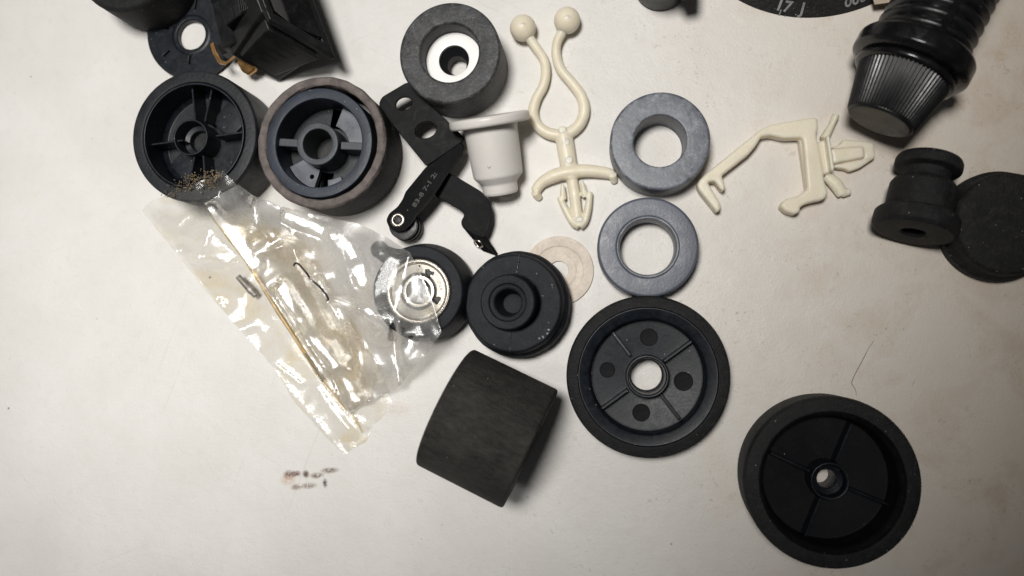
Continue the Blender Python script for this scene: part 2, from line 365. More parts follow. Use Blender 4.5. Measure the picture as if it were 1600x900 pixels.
# second roller: brown edge, slate rim
h = 100; p, s = base(501, 222, h)
t = thing('rubber_roller', p, 'upright roller with worn brown rubber edge around a slate grey spoked hub', 'roller', ROLL)
mk('rubber_sleeve', lathe([(94*s, 2), (98*s, 0), (104*s, 6), (104*s, h-5), (102*s, h-1.5)], 128, 2), 'rubber_d', t)
def wob(a, z): return 1+.004*math.sin(9*a+z)+.003*math.sin(23*a)
mk('worn_edge', lathe([(104.3*s, h-9), (104.3*s, h-3), (101*s, h+.5), (91.5*s, h-.5), (90*s, h-4), (90*s, h-34)], 160, 2, mod=wob), 'brown_rim', t)
SH = Matrix.Translation((-5, 0, 0))
mk('hub', xf(lathe([(70*s, 14), (70*s, h-6), (71*s, h-4), (86*s, h-4), (87*s, h-5.5), (87*s, 4), (70*s, 4)], 128, .6, True), SH), 'slate_plastic', t)
mk('hub_tube', xf(lathe([(24*s, 10), (24*s, h-11), (25*s, h-10), (33*s, h-10), (34*s, h-11.5), (34.5*s, 10)], 64, .5, True), Matrix.Translation((-9, 0, 0))), 'web_dark', t)
mk('hub_tube_floor', xf(lathe([(0, 30), (24.5*s, 30)], 32, 0), Matrix.Translation((-9, 0, 0))), 'black_semi', t)
def slot(a, r0, r1, wd):
    a = R(a); u = Vector((math.cos(a), math.sin(a))); n = Vector((-u.y, u.x)); return [tuple(u*r0-n*wd), tuple(u*r1-n*wd), tuple(u*r1+n*wd), tuple(u*r0+n*wd)]
def sector(a0, a1, r0, r1, n=14):
    q = [(r1*math.cos(R(a0+(a1-a0)*k/n)), r1*math.sin(R(a0+(a1-a0)*k/n))) for k in range(n+1)]
    return q+[(r0*math.cos(R(a1+(a0-a1)*k/n)), r0*math.sin(R(a1+(a0-a1)*k/n))) for k in range(n+1)]
mk('hub_base', xf(lathe([(0, 8), (70*s, 8)], 64, 0), SH), 'blueblack', t)
mk('hub_floor', xf(plate(circ(0, 0, 69.8*s, n=72), [circ(-4, 0, 28*s, n=32), slot(80, 37*s, 68*s, 9), slot(262, 37*s, 68*s, 9)], 30, 40, .5), SH), 'blueblack', t)
mk('lit_floor_plate', xf(plate(sector(-2, 68, 38*s, 69*s), [circ(58*s, 30*s, 2.2, n=10)], 50, 60, .5), SH), 'lit_floor', t)  # lighter plates stand in for light reflected off the hub floor
mk('lit_floor_plate', xf(plate(sector(205, 252, 37*s, 69*s), [circ(-25*s, -46*s, 3.6, n=14)], 50, 60, .5), SH), 'lit_floor', t)
mk('lit_floor_plate', xf(plate(sector(272, 296, 52*s, 69*s), [], 50, 60, .5), SH), 'lit_floor', t)
for a in (175, -4):
    ar = R(a); L0, L1 = 32*s, 71*s
    mk('rib', xf(box(math.cos(ar)*(L0+L1)/2, math.sin(ar)*(L0+L1)/2, (40+h-16)/2, L1-L0, 12*s, h-16-40, ar, .8), SH), 'web_dark', t)

# roller cut off at the top left
h = 98; p, s = base(191, -62, h)
t = thing('rubber_roller', p, 'brownish black roller cut off by the upper left edge of the photo', 'roller', ROLL)
mk('rubber_sleeve', lathe([(60*s, 0), (76*s, 0), (80*s, 5), (80*s, h-6), (75*s, h), (60*s, h)], 96, 3, True), 'rubber_d', t)
mk('hub', lathe([(14, 5), (60*s, 5), (60*s, h-4), (55*s, h-4), (55*s, 30), (22, 30), (22, h-10), (14, h-10)], 64, 1, True), 'blueblack', t)

# thick rubber roller with white metal core
h = 88; p, s = base(702, 82, h)
t = thing('rubber_roller', p, 'thick grey-black rubber roller with a bright white washer deep in its core', 'roller', ROLL)
mk('rubber_sleeve', lathe([(47*s, 4), (78*s, 0), (80.5*s, 4), (80.5*s, h-4), (78*s, h), (49*s, h), (46*s, h-3), (46*s, h-34)], 128, 2, True), 'rubber_g', t)
mk('core', lathe([(15, 4), (15, 28), (24*s, h-41), (26*s, h-39.6), (45.5*s, h-38), (45.8*s, h-50), (45.8*s, 4)], 96, .8, True), 'rubber_w', t)
mk('washer_face', lathe([(24.6*s, h-42), (24.6*s, h-35), (45.4*s, h-35), (45.4*s, h-42)], 96, .8, True), 'white_metal', t)

# roller with ball bearing, partly under the bag
h = 84; p, s = base(652, 455, h); OBST.append((p, 74*s, h))
t = thing('bearing_roller', p, 'black roller with cream and silver ball bearing, half covered by the clear bag', 'roller', ROLL)
mk('rubber_sleeve', lathe([(52*s, 3), (70*s, 0), (80*s, 14), (80*s, 34), (73*s, h-8), (71*s, h-1), (54*s, h), (51.5*s, h-3)], 128, 2, True), 'rubber', t)
br = mk('bearing_ring', lathe([(44*s, 10), (44*s, h-8), (45.5*s, h-4), (48*s, h-3.5), (49*s, h-4.5), (51*s, h-3), (51.3*s, h-6), (51.3*s, 10)], 96, .6, True), 'steel', t)
sh = mk('bearing_shield', lathe([(29*s, h-14), (29*s, h-8), (30*s, h-7), (43*s, h-7.5), (43.8*s, h-9), (43.8*s, h-14)], 96, .6, True), 'shield', t)
mk('bearing_gap', lathe([(24*s, 14), (24*s, h-12), (29.2*s, h-12), (29.2*s, 14)], 64, .4, True), 'black_semi', t)
mk('inner_ring', lathe([(19*s, 8), (19*s, h-9), (20*s, h-7), (25*s, h-7), (26*s, h-9), (26*s, 8)], 64, .5, True), 'steel', t)
for (a, r, q) in ((60, 32, 5), (66, 35, 3.5), (52, 36, 3), (-25, 32, 6), (-20, 35, 3.2), (88, 40, 1.6)):
    mk('grease_spot', xf(lathe([(0, 1.2), (q*.8, 1), (q, 0)], 12, .3, mod=lambda a_, z: 1+.25*math.sin(3*a_)), Matrix.Translation((math.cos(R(a))*r*s, math.sin(R(a))*r*s, h-7.2))), 'black_semi', sh)
tx, tf = textmesh('CHINA', 9)
tv = []
for q in tx:
    a = R(48)-q.x/(36*s); rr = (33+q.y)*s; tv.append((math.cos(a)*rr, math.sin(a)*rr, h-7.1+q.z))
mk('bearing_lettering', (tv, tf), 'felt', sh)
lp = [at(x, y, 62)-p for x, y in ((593, 390), (604, 398), (620, 405), (640, 412))]
mk('lug', tube(smooth(lp, 5), [13, 13, 14, 18, 20], 18, .8), 'rubber', t); 
mk('lug_end', sphere(lp[0], 13.5), 'rubber', t)

# grommet wheel (two halves with raised boss), slightly tilted
h = 62; p, s = base(806, 475, h)
t = thing('idler_grommet', p+Vector((0, 0, 4)), 'solid black rubber wheel with raised central boss and split seams, on the pale washer', 'wheel', ROLL, rot=(R(-1), R(-4), 0))
def dent(a, z): return 1+.003*math.sin(13*a)+.002*math.sin(31*a+z)
mk('wheel_body', lathe([(0, 0), (76*s, 0), (83*s, 6), (86*s, 22), (84*s, 36), (79*s, 40), (78*s, h-6), (75*s, h), (45*s, h-1), (43*s, h-4)], 160, 2.5, mod=dent), 'rubber', t)
mk('boss', xf(lathe([(46*s, h-14), (44*s, h+2), (43*s, h+9), (41*s, h+11), (30*s, h+10), (28.5*s, h+7), (23*s, h+6), (21*s, h+4), (19*s, h-10), (16*s, h-34), (0, h-35)], 128, 1), Matrix.Translation((-6, 1, 0))), 'rubber', t)
for a in (82, 267):
    ar = R(a); mk('split_seam', box(math.cos(ar)*61*s, math.sin(ar)*61*s, h-.4, 30*s, 1.6, 2.4, ar, .5), 'black_gloss', t)
random.seed(3)
for a, r in ((22, 67), (24, 68), (-35, 70), (-42, 72), (-48, 71), (-53, 69), (-38, 66), (12, 49)):
    ar = R(a+random.uniform(-2, 2)); mk('torn_fleck', box(math.cos(ar)*r*s, math.sin(ar)*r*s, h-.4, random.uniform(2, 5), random.uniform(1.5, 3), 1.6, random.random()*3, .5), 'rubber_g' if r < 68 else 'print', t)

# rings
def ring(px, py, h, R0, R1, m, label, lip=False):
    p, s = base(px, py, h)
    t = thing('spacer_ring', p, label, 'ring', 'slate grey spacer rings')
    mk('ring_body', lathe([(R1*s-2, 0), (R0*s-2, 0), (R0*s+1, 4), (R0*s, h-2.5), (R0*s-2.5, h), (R1*s+1.5, h), (R1*s, h-2), (R1*s, 2)], 160, 2, True, mod=lambda a, z: 1+.002*math.sin(5*a+1)), m, t)
    if lip: mk('inner_lip', lathe([(R1*s+.3, h-6), (R1*s+.3, h+1.5), (R1*s-2.4, h+1.2), (R1*s-4.5, h-9), (R1*s-4.5, 6), (R1*s+.3, 6)], 128, .6, True), 'slate', t)
    return t
ring(1031, 220, 58, 77.5, 40.5, 'slate', 'slate grey plastic ring with pale scuffs, the upper of the two thick rings')
ring(1012, 386, 44, 78.5, 47.5, 'slate_d', 'smooth slate grey ring with thin inner lip, directly above the flanged spoked wheel', True)

# flanged wheel, seen almost straight down
h = 56; p, s = base(1012, 589, h)
t = thing('flanged_pulley', p, 'black open-centred wheel with four thin ribs and round dimples, just below the smooth grey ring', 'wheel', ROLL)
mk('tread', lathe([(109*s, 2), (122*s, 0), (128*s, 8), (127.5*s, h-8), (125*s, h-3), (110*s, h), (108.5*s, h-1), (108.5*s, 2)], 160, 1.5, True), 'rubber_d', t)
mk('hub', lathe([(27*s, 2), (27*s, 24), (88*s, 24), (89.5*s, h-12), (92*s, h-8), (107.8*s, h-2), (108.3*s, h-4), (108.3*s, 2)], 160, 1.5, True), 'blueblack', t)
mk('hub_tube', lathe([(25*s, 2), (25*s, 14), (27.5*s, 16), (28.5*s, h-8), (30*s, h-5), (33*s, h-5), (34*s, h-8), (34*s, 2)], 96, .8, True), 'blueblack', t)
mk('floor_rim', lathe([(86.5*s, 23), (86.5*s, 26), (88.3*s, 26), (88.3*s, 23)], 128, .4, True), 'blueblack', t)
for (x0, y0, x1, y1) in ((957, 519, 985, 556), (1081, 533, 1037, 565), (940, 639, 981, 609), (1032, 616, 1062, 655)):
    a = at(x0, y0, h-14)-p; b = at(x1, y1, h-14)-p; d = b-a
    mk('rib', box((a.x+b.x)/2, (a.y+b.y)/2, (22+h-14)/2, d.length, 5, h-14-22, math.atan2(d.y, d.x), 1), 'blueblack', t)
for (x, y, r) in ((1014, 527, 13), (949, 578, 11.5), (1002, 645, 13), (1068, 596, 14)):
    a = at(x, y, 26)-p
    mk('dimple', xf(lathe([(0, 24.2), (r*.4, 24.5), (r*.85, 24.6), (r*.93, 24.9), (r, 24.7), (r*1.04, 23.5)], 40, .5), Matrix.Translation((a.x, a.y, 0))), 'deep_black', t)

# large dark wheel lower right
h = 74; p, s = base(1301, 755, h)
t = thing('spoked_wheel', p, 'large black wheel with deep shadowed spoked hub, lying alone at the lower right', 'wheel', ROLL)
mk('tread', lathe([(110*s, 2), (126*s, 0), (133*s, 8), (135*s, h-9), (132*s, h-2), (112*s, h), (110.5*s, h-2), (110*s, h-5)], 160, 1.6, True), 'rubber_d', t)
mk('hub', lathe([(15*s, 2), (15*s, 30), (99*s, 30), (103*s, h-12), (109.8*s, h-5), (109.8*s, 2)], 160, 2, True), 'deep_black', t)
mk('hub_tube', lathe([(15*s, 2), (15*s, 44), (24*s, 48), (25*s, h-14), (27*s, h-12), (29*s, h-12), (30*s, h-16), (31*s, 2)], 96, .8, True), 'blueblack', t)
for a in (67, 155, 248, 338):
    ar = R(a); L0, L1 = 31*s, 98*s
    mk('rib', box(math.cos(ar)*(L0+L1)/2, math.sin(ar)*(L0+L1)/2, (30+h-20)/2, L1-L0, 3.5, h-20-30, ar, 1), 'blueblack', t)

# hub disc with a big hole behind the left roller
p, s = base(302, 48, 12)
t = thing('hub_disc', p+Vector((0, 0, 0)), 'blue-black plastic disc with white-looking round hole, between left roller and rocker switch', 'disc')
hl = [slot(172, 44, 62, 2), slot(264, 40, 56, 1.8), slot(218, 52, 66, 1.8), slot(112, 40, 60, 3), slot(82, 36, 62, 3.5)]
mk('disc_face', plate(circ(0, 0, 77*s, n=96), [circ(-3, -7, 24.5, 26, 48)]+hl, 7, 12.5, 1), 'blueblack', t)
mk('disc_body', lathe([(36, 0), (60*s, 0), (70*s, 3), (73*s, 7), (36, 7)], 96, 1, True), 'blueblack', t)
mk('disc_bore', xf(lathe([(24.5, 3), (24.5, 12), (26, 14), (31, 14), (35, 12.5), (35, 3)], 64, 1, True), Matrix.Translation((-3, -7, 0))), 'blueblack', t)

# side-lying roller
c = at(762, 668, 96); s = sc(762, 668, 96)
ax = Vector((.905, -.425, 0)).normalized()
rr = 100*s; L = 150*s
rot = Matrix((Vector((0, 0, 1)).cross(ax), Vector((0, 0, 1)), ax)).transposed()
t = thing('rubber_roller', Vector((c.x, c.y, rr))-ax*L/2, 'wide black rubber roller lying on its side, ground matte tread facing up', 'roller', ROLL, rot=rot)
mk('tread', lathe([(70*s, L-1), (rr-3, L), (rr, L-3), (rr, 3), (rr-3, 0), (70*s, 1)], 160, 2, mod=lambda a, z: 1+.0012*math.sin(7*a)), 'rubber_grain', t)
mk('hub', lathe([(70*s, L-1), (66*s, L-2), (66*s, L-50), (24*s, L-50), (24*s, L-6), (15*s, L-6), (15*s, 6), (24*s, 6), (24*s, 50), (66*s, 50), (66*s, 2), (70*s, 1)], 96, 1, True), 'black_semi', t)
for k in range(4):
    a = k*math.pi/2+.5; mk('rib', box(math.cos(a)*45*s, math.sin(a)*45*s, L-30, 44*s, 4, 40, a, 1), 'black_semi', t)

# ------------------------------------------------------------------ pale washer
p = at(873, 423, 3); s = sc(873, 423, 3)
t = thing('fibre_washer', (p.x, p.y, 0), 'thin cream washer peeking out from under the solid rubber wheel', 'washer')
mk('washer_body', lathe([(15*s, .4), (54*s, .4), (54.5*s, 2), (54*s, 5), (39*s, 5), (38*s, 3.6), (28*s, 3.6), (27*s, 4.6), (15*s, 4.6)], 96, .8, True), 'felt', t)

# ------------------------------------------------------------------ white bushing on its side
def axis_thing(name, a, b, label, cat, group=None):
    ax = (b-a).normalized(); sx = ax.cross(Vector((0, 0, 1))).normalized(); sy = ax.cross(sx)
    m = Matrix((sx, sy, ax)).transposed()
    return thing(name, a, label, cat, group, rot=m)
a = at(765, 189, 58); b = at(783, 303, 26)
t = axis_thing('flanged_bushing', a, b, 'pale grey-white flanged plastic bushing lying on its side beside the knobbed tie clip', 'bushing')
L = (b-a).length; s = sc(770, 230, 50)
mk('flange', lathe([(0, -8), (60*s, -8), (63*s, -5), (63*s, 4), (60*s, 7), (40*s, 7)], 128, 2.5), 'white_plastic', t)
mk('barrel', lathe([(43*s, 6), (42*s, 14), (39.5*s, L*.72), (38.5*s, L*.75), (29*s, L*.84), (28*s, L*.86), (28*s, L-4), (26*s, L), (16*s, L), (16*s, L-40), (0, L-40)], 128, 1.5), 'white_plastic', t)
nb = at(760, 262, 88)
q = t.matrix_basis
bpy.context.view_layer.update()
ln = (t.matrix_world.inverted() @ (nb*U))/U
ln2 = Vector((ln.x, ln.y, 0)).normalized()*40.2*s
mk('mould_nub', sphere((ln2.x, ln2.y, ln.z), 2.4, 8), 'white_plastic', t)

# ------------------------------------------------------------------ fuse-holder knob with threaded body
a = at(1374, 190, 84); b = at(1524, -92, 84)
t = axis_thing('threaded_knob', a, b, 'glossy black threaded holder with fluted tapered cap, upper right corner', 'knob')
s = sc(1430, 110, 84)
nfl = 66
fl = lambda a_, z: 1+.018*math.cos(nfl*a_)
mk('fluted_cap', lathe([(46*s, 0), (50*s, 2), (53*s, 5), (69*s, 66), (70*s, 70)], nfl*6, 0, mod=fl), 'thread', t, 60)
mk('cap_end', lathe([(0, -1), (47*s, -1), (49.5*s, 0), (51*s, 2), (51*s, 6)], 96, 1), 'black_semi', t)
mk('cap_shoulder', lathe([(66*s, 66), (74*s, 68), (77*s, 70), (77*s, 75), (73*s, 78), (66*s, 80)], 128, 2), 'black_gloss', t)
mk('collar', lathe([(66*s, 78), (80*s, 80), (86*s, 83), (90*s, 86), (90*s, 106), (86*s, 111), (66*s, 113)], 128, 2), 'black_gloss', t)
# helical thread
seg = 96; v = []; f = []; pitch = 17; z0, z1 = 112, 340; nz = 250
for i in range(nz+1):
    z = z0+(z1-z0)*i/nz
    for k in range(seg):
        an = 2*math.pi*k/seg; ph = ((z/pitch)-k/seg) % 1.0
        r = 65*s+9.5*s*max(0, math.sin(math.pi*ph))**.9-(z-z0)*.02
        v.append((r*math.cos(an), r*math.sin(an), z))
for i in range(nz):
    for k in range(seg):
        k2 = (k+1) % seg; f.append((i*seg+k, i*seg+k2, (i+1)*seg+k2, (i+1)*seg+k))
mk('threaded_body', (v, f), 'thread', t, 60)
mk('keyway', xf(box(0, 0, 0, 10, 3, 224, 0, 1), Matrix.Rotation(R(4), 4, 'Z') @ Matrix.Translation((0, 0, 226)) @ Matrix.Translation((0, -72.6*s, 0))), 'black_gloss', t)

# ------------------------------------------------------------------ black flanged grommet
a = at(1427, 364, 62); b = at(1450, 262, 48)
t = axis_thing('spool_grommet', a, b, 'small black rubber spool-shaped grommet lying on its side against the round cap', 'grommet', ROLL)
s = sc(1430, 320, 60); L = (b-a).length
mk('spool_body', xf(lathe([(0, 30), (17*s, 28), (19*s, 3), (22*s, 0), (62*s, 0), (68*s, 5), (69*s, 12), (68*s, 24), (65*s, 27), (52*s, 28), (51*s, 31), (54*s, 38), (54*s, 68), (50*s, 74), (40*s, 76), (38*s, 80), (38*s, 92), (52*s, 94), (54*s, 97), (54*s, 106), (51*s, 111), (46*s, 113), (0, 113)], 128, 1.2), Matrix.Diagonal((.91, .91, 1, 1))), 'rubber_d', t)

# ------------------------------------------------------------------ black cap right edge
p, s = base(1579, 349, 52)
t = thing('rubber_puck', p, 'round black rubber cap with pale flecks, cut by the right edge of the photo', 'cap', ROLL)
mk('cap_body', lathe([(0, 52), (60*s, 52.5), (76*s, 51), (81*s, 46), (82*s, 28), (85*s, 24), (89*s, 20), (89*s, 4), (86*s, 0), (0, 0)], 128, 2), 'rubber_puck', t)

# ------------------------------------------------------------------ bracket
FOLDZ = 44
def tri(a, b, c):
    A, B, C = a, b, c; n = (B-A).cross(C-A); return lambda x, y: A.z-(n.x*(x-A.x)+n.y*(y-A.y))/n.z
org = at(668, 240, 0); org = Vector((org.x, org.y, 0))
t = thing('metal_bracket', org, 'black folded metal bracket with two holes, stamped arm and riveted tiny pulley', 'bracket')
def strip(pts, holes, z, zf3, th=5, bev=1.2):
    """pts in the picture with heights from the plane through zf3"""
    f3 = [at(*q) for q in zf3]; zf = tri(*f3)
    def wpt(px, py):
        d = at(px, py, 0)-CAM; lo, hi = 0.0, 1.0
        # intersect viewing line with plane
        A, B, C = f3; n = (B-A).cross(C-A); k = n.dot(A-CAM)/n.dot(d); q = CAM+d*k; return (q.x, q.y)
    o = [wpt(*q) for q in pts]; hs = [[wpt(*q) for q in hh] for hh in holes]
    vf = plate(o, hs, -th, 0, bev, lambda x, y: zf(x, y)); return rel(vf, org)
P1 = [(666, 260), (593, 170), (592, 160), (597, 151), (634, 129), (645, 128), (652, 133), (669, 160), (698, 188), (726, 215), (722, 222)]
mk('mounting_plate', strip(rnd(P1, 4, True), [circ(631, 162, 13, 10, 24, -.35), circ(665, 203, 17, 12.5, 28, -.3)], 0, ((593, 160, 52), (666, 260, FOLDZ), (722, 222, FOLDZ))), 'black_metal', t)
P2 = [(665, 261), (720, 222), (725, 229), (721, 242), (700, 272), (684, 297), (664, 322), (650, 336), (643, 350), (633, 360), (620, 363), (608, 356), (603, 344), (608, 333), (621, 323), (629, 311), (633, 300)]
arm = mk('riveted_arm', strip(rnd(P2, 4, True), [], 0, ((665, 260, FOLDZ+1), (720, 222, FOLDZ+1), (625, 345, 54))), 'black_metal', t)
c1 = at(622, 344, 55)-org
riv = mk('rivet', xf(lathe([(0, -1), (5, -1), (6, 2), (8, 3.5), (11, 2.5), (12, 0), (12, -4)], 40, .8), Matrix.Translation(c1)), 'steel', t)
mk('rivet_hole', xf(lathe([(0, 1.2), (4.6, 1.2), (5, -.5)], 24, .2), Matrix.Translation(c1)), 'black_semi', riv)
c2 = at(634, 354, 26)-org
mk('pulley', xf(lathe([(0, -22), (20, -22), (23, -19), (23, -12), (20, -10), (20, -5), (23, -3), (23, 3), (19, 5), (19, 9), (22, 11), (22, 18), (0, 18)], 64, 1), Matrix.Translation(c2)), 'black_semi', t)
mk('pulley_washer', xf(lathe([(19.4, -2.5), (21.5, -2.5), (21.5, -.5), (19.4, -.5)], 64, .2, True), Matrix.Translation(c2)), 'rubber_w', t)
P3 = [(697, 268), (715, 277), (752, 299), (762, 309), (768, 325), (768, 345), (763, 362), (757, 373), (738, 366), (720, 352), (721, 343), (726, 336), (720, 329), (700, 317), (678, 305)]
mk('bent_tab', strip(rnd(P3, 5, True), [], 0, ((690, 285, 34), (755, 300, 36), (745, 362, 30))), 'black_metal', t)
# foot: steep face below the tab with an oval hole, built as a slanted slab
fa = [at(722, 354, 29), at(757, 373, 29), at(776, 400, 3), at(754, 392, 3)]
def slab(q, th):
    n = (q[1]-q[0]).cross(q[3]-q[0]).normalized()*th; v = [x for x in q]+[x+n for x in q]
    return v, [(0, 1, 2, 3), (7, 6, 5, 4), (0, 4, 5, 1), (1, 5, 6, 2), (2, 6, 7, 3), (3, 7, 4, 0)]
ft = mk('foot', rel(slab(fa, 5), org), 'black_metal', t)
fn = (fa[1]-fa[0]).cross(fa[3]-fa[0]).normalized()
if fn.z < 0: fn = -fn
fc = at(749, 379, 16)-org; q = fn.to_track_quat('Z', 'Y').to_matrix().to_4x4()
mk('foot_hole', xf(lathe([(6, 0), (6.5, 1), (8, 1), (8.5, 0)], 32, .3), Matrix.Translation(fc+fn*3) @ q), 'steel', ft)
mk('support_leg', rel(slab([at(684, 298, 46), at(702, 272, 42), at(700, 276, 33), at(682, 303, 33)], 4), org), 'black_metal', t)
# stamped characters on the arm
tx, tf = textmesh('83-8 7-1 2:', 12.5, .25)
A0 = at(646, 323, 64); B0 = at(705, 240, FOLDZ); d = (B0-A0).normalized(); zf_ = tri(at(665, 260, FOLDZ+1), at(720, 222, FOLDZ+1), at(625, 345, 54)); nn = Vector((0, 0, 1)).cross(d).normalized()
tv = []
for q in tx:
    w_ = A0+d*(q.x*1.15)+nn*(q.y*.8); tv.append(Vector((w_.x, w_.y, zf_(w_.x, w_.y)+.15+q.z))-org)
mk('stamped_characters', (tv, tf), 'stamp', arm)

# ------------------------------------------------------------------ nylon twist clip with two balls
org = at(890, 215, 0); org = Vector((org.x, org.y, 0))
def TP(pts, z=11): return [at(q[0], q[1], q[2] if len(q) > 2 else z) for q in pts]
parts = []
parts.append(tube(smooth(TP([(822, 52, 22), (836, 72, 16), (849, 92), (853, 112), (849, 134), (838, 155), (833, 176), (840, 196), (856, 208), (876, 212)])), [7.5, 7.5, 8, 8, 8.5, 9, 10], 16))
parts.append(tube(smooth(TP([(884, 42, 22), (872, 62, 16), (869, 84), (876, 108), (894, 130), (908, 150), (913, 172), (907, 192), (894, 205), (876, 212)])), [7.5, 7.5, 8, 8.5, 9, 9, 10], 16))
parts.append(tube(TP([(880, 208), (884, 232), (892, 280)]), [14, 14, 13], 16, .8))
parts.append(tube(TP([(892, 270), (897, 300), (903, 345)]), [9, 9, 8], 16, 1))
parts.append(tube(smooth(TP([(836, 300, 8), (846, 286, 10), (866, 275, 12), (890, 269, 13), (918, 267, 12), (946, 270, 10), (957, 273, 9)])), [8, 9, 11, 11, 10, 9, 8], 16, 1))
parts.append(tube(TP([(835, 300, 14), (843, 310, 2)]), [6.5, 6], 14, 1)); parts.append(tube(TP([(957, 272, 15), (960, 284, 2)]), [6.5, 6], 14, 1))
parts.append(tube(smooth(TP([(874, 308), (884, 328), (895, 347), (905, 352)])), [4.5, 6, 6, 8], 12, 1.4))
parts.append(tube(smooth(TP([(922, 300), (919, 325), (914, 345), (905, 353)])), [4.5, 6, 6, 8], 12, 1.4))
parts.append(tube(TP([(879, 288, 16), (880, 312, 12)]), [3, 6], 10, 1)); parts.append(tube(TP([(909, 283, 18), (915, 308, 12)]), [3, 6], 10, 1))
parts.append(tube(TP([(901, 340, 9), (904, 354, 9)]), [10, 10], 16, 1))
o = mk('tie_clip', rel(join(*parts), org), 'nylon', None, 60); o.location = org*U
tag(o, 'cream nylon twist clip with two ball-ended arms and barbed anchor tip', 'clip'); remesh(o, 1.3, 5)
bl = []
for i, (x, y, r) in enumerate(((817, 44, 20.5), (886, 32, 20.5))):
    c = at(x, y, 22)-org; b_ = mk('ball_end', sphere(c, r*sc(x, y, 22)), 'nylon', o)
    u = (CAM-(c+org)).normalized(); 
    mk('gate_mark', xf(lathe([(0, 1.2), (5, 1), (6, -.8)], 20, .5), Matrix.Translation(c+u*(r*.975)+Vector((0, 3, -.5))) @ u.to_track_quat('Z', 'Y').to_matrix().to_4x4()), 'nylon', b_)
for x, y in ((879, 203), (884, 222), (889, 250), (905, 344)):
    c = at(x, y, 21)-org; mk('ejector_mark', xf(lathe([(0, .8), (5.5, .6), (6.5, -2)], 20, .5), Matrix.Translation((c.x, c.y, 21.2 if y < 300 else 18.5))), 'nylon', o)

# ------------------------------------------------------------------ nylon locking clip, right
org = at(1230, 270, 0); org = Vector((org.x, org.y, 0))
def flat(pts, z0, z1, bev=3, rb=3): return rel(plate(rnd(W(pts, z1), rb, True), [], z0, z1, bev), org)
main = [(1089, 289), (1093, 281), (1104, 270), (1188, 202), (1205, 194), (1268, 183), (1278, 184), (1279, 200), (1276, 208), (1290, 287), (1295, 300), (1289, 311), (1262, 317), (1251, 323), (1250, 331), (1242, 335), (1227, 330), (1219, 321), (1227, 311), (1247, 306), (1262, 295), (1256, 225), (1254, 215), (1225, 216), (1204, 211), (1190, 213), (1182, 227), (1170, 241), (1128, 274), (1134, 291), (1131, 299), (1126, 296), (1117, 283), (1106, 284), (1126, 317), (1126, 328), (1120, 332), (1109, 318), (1092, 297)]
pcs = [flat(main, 2, 26, 3.5)]
pcs.append(flat([(1248, 213), (1256, 215), (1268, 296), (1260, 298)], 2, 17, 2))
pcs.append(flat([(1272, 224), (1294, 216), (1303, 268), (1282, 275)], 1, 22, 3))
pcs.append(flat([(1291, 212), (1297, 211), (1305, 265), (1299, 268)], 1, 34, 2))
pcs.append(tube([at(1306, 180, 12)-org, at(1299, 196, 12)-org, at(1287, 218, 12)-org], [5.5, 5, 7], 12, 1.5))
pcs.append(tube([at(1291, 274, 10)-org, at(1306, 288, 9)-org, at(1317, 304, 8)-org], [8, 10, 9], 12, .8))
pcs.append(tube([at(1315, 304, 8)-org, at(1328, 299, 8)-org], [5, 5.5], 12, 1.2))
pcs.append(flat([(1298, 232), (1350, 228), (1352, 246), (1302, 256)], 4, 24, 4))
pcs.append(flat([(1300, 230), (1313, 225), (1318, 217), (1350, 220), (1366, 223), (1369, 246), (1352, 250), (1348, 230), (1318, 233)], 2, 18, 3))
pcs.append(flat([(1303, 258), (1335, 250), (1352, 246), (1368, 246), (1345, 262), (1328, 268), (1321, 264), (1304, 262)], 2, 16, 3))
o = mk('locking_clip', join(*pcs), 'nylon', None, 60); o.location = org*U
tag(o, 'cream nylon hooked locking clip with barbed plug, between slate ring and fluted cap', 'clip'); remesh(o, 1.3, 4)
mk('dirt_mark', rel(box(*at(1110, 318, 22), 5, 2.5, 3, R(-55), .8), org), 'black_semi', o)

# ------------------------------------------------------------------ rocker switch
A = at(422, 30, 150); B = at(524, 90, 74); C = at(434, 127, 8); E = at(362, 86, 62)
V = Vector((-52, 150, 30))
org = Vector((C.x, C.y, 0))
t = thing('rocker_switch', org, 'black plastic rocker switch with two brass terminals, behind the two spoked rollers', 'switch')
def hexa(q, V, ins=0):
    v = list(q)+[x+V for x in q]; return v, [(3, 2, 1, 0), (4, 5, 6, 7), (0, 1, 5, 4), (1, 2, 6, 5), (2, 3, 7, 6), (3, 0, 4, 7)]
def lerp(a, b, k): return a+(b-a)*k
def bev(o, wd, n=2):
    m = o.modifiers.new('edges', 'BEVEL'); m.width = wd*U; m.segments = n; m.limit_method = 'ANGLE'; m.angle_limit = R(25); return o
D = at(420, 110, 20)
n_ab = V.cross(B-A).normalized()
if n_ab.z < 0: n_ab = -n_ab
bz = 12
bev(mk('switch_body', rel(hexa([lerp(A, E, .1)+V*.1, lerp(B, C, .08)+V*.1, C, E], V*.92), org), 'black_semi', t), 2)
# bezel frame: four bars
fr = [A, B, B-n_ab*bz, A-n_ab*bz]
bev(mk('bezel', rel(join(hexa(fr, V*.1), hexa([x+V*.92 for x in fr], V*.1), hexa([A+V*.1, lerp(A, B, .12)+V*.1, lerp(A, B, .12)-n_ab*bz+V*.1, A-n_ab*bz+V*.1], V*.82), hexa([lerp(A, B, .86)+V*.1, B+V*.1, B-n_ab*bz+V*.1, lerp(A, B, .86)-n_ab*bz+V*.1], V*.82)), org), 'black_semi', t), 1.2)
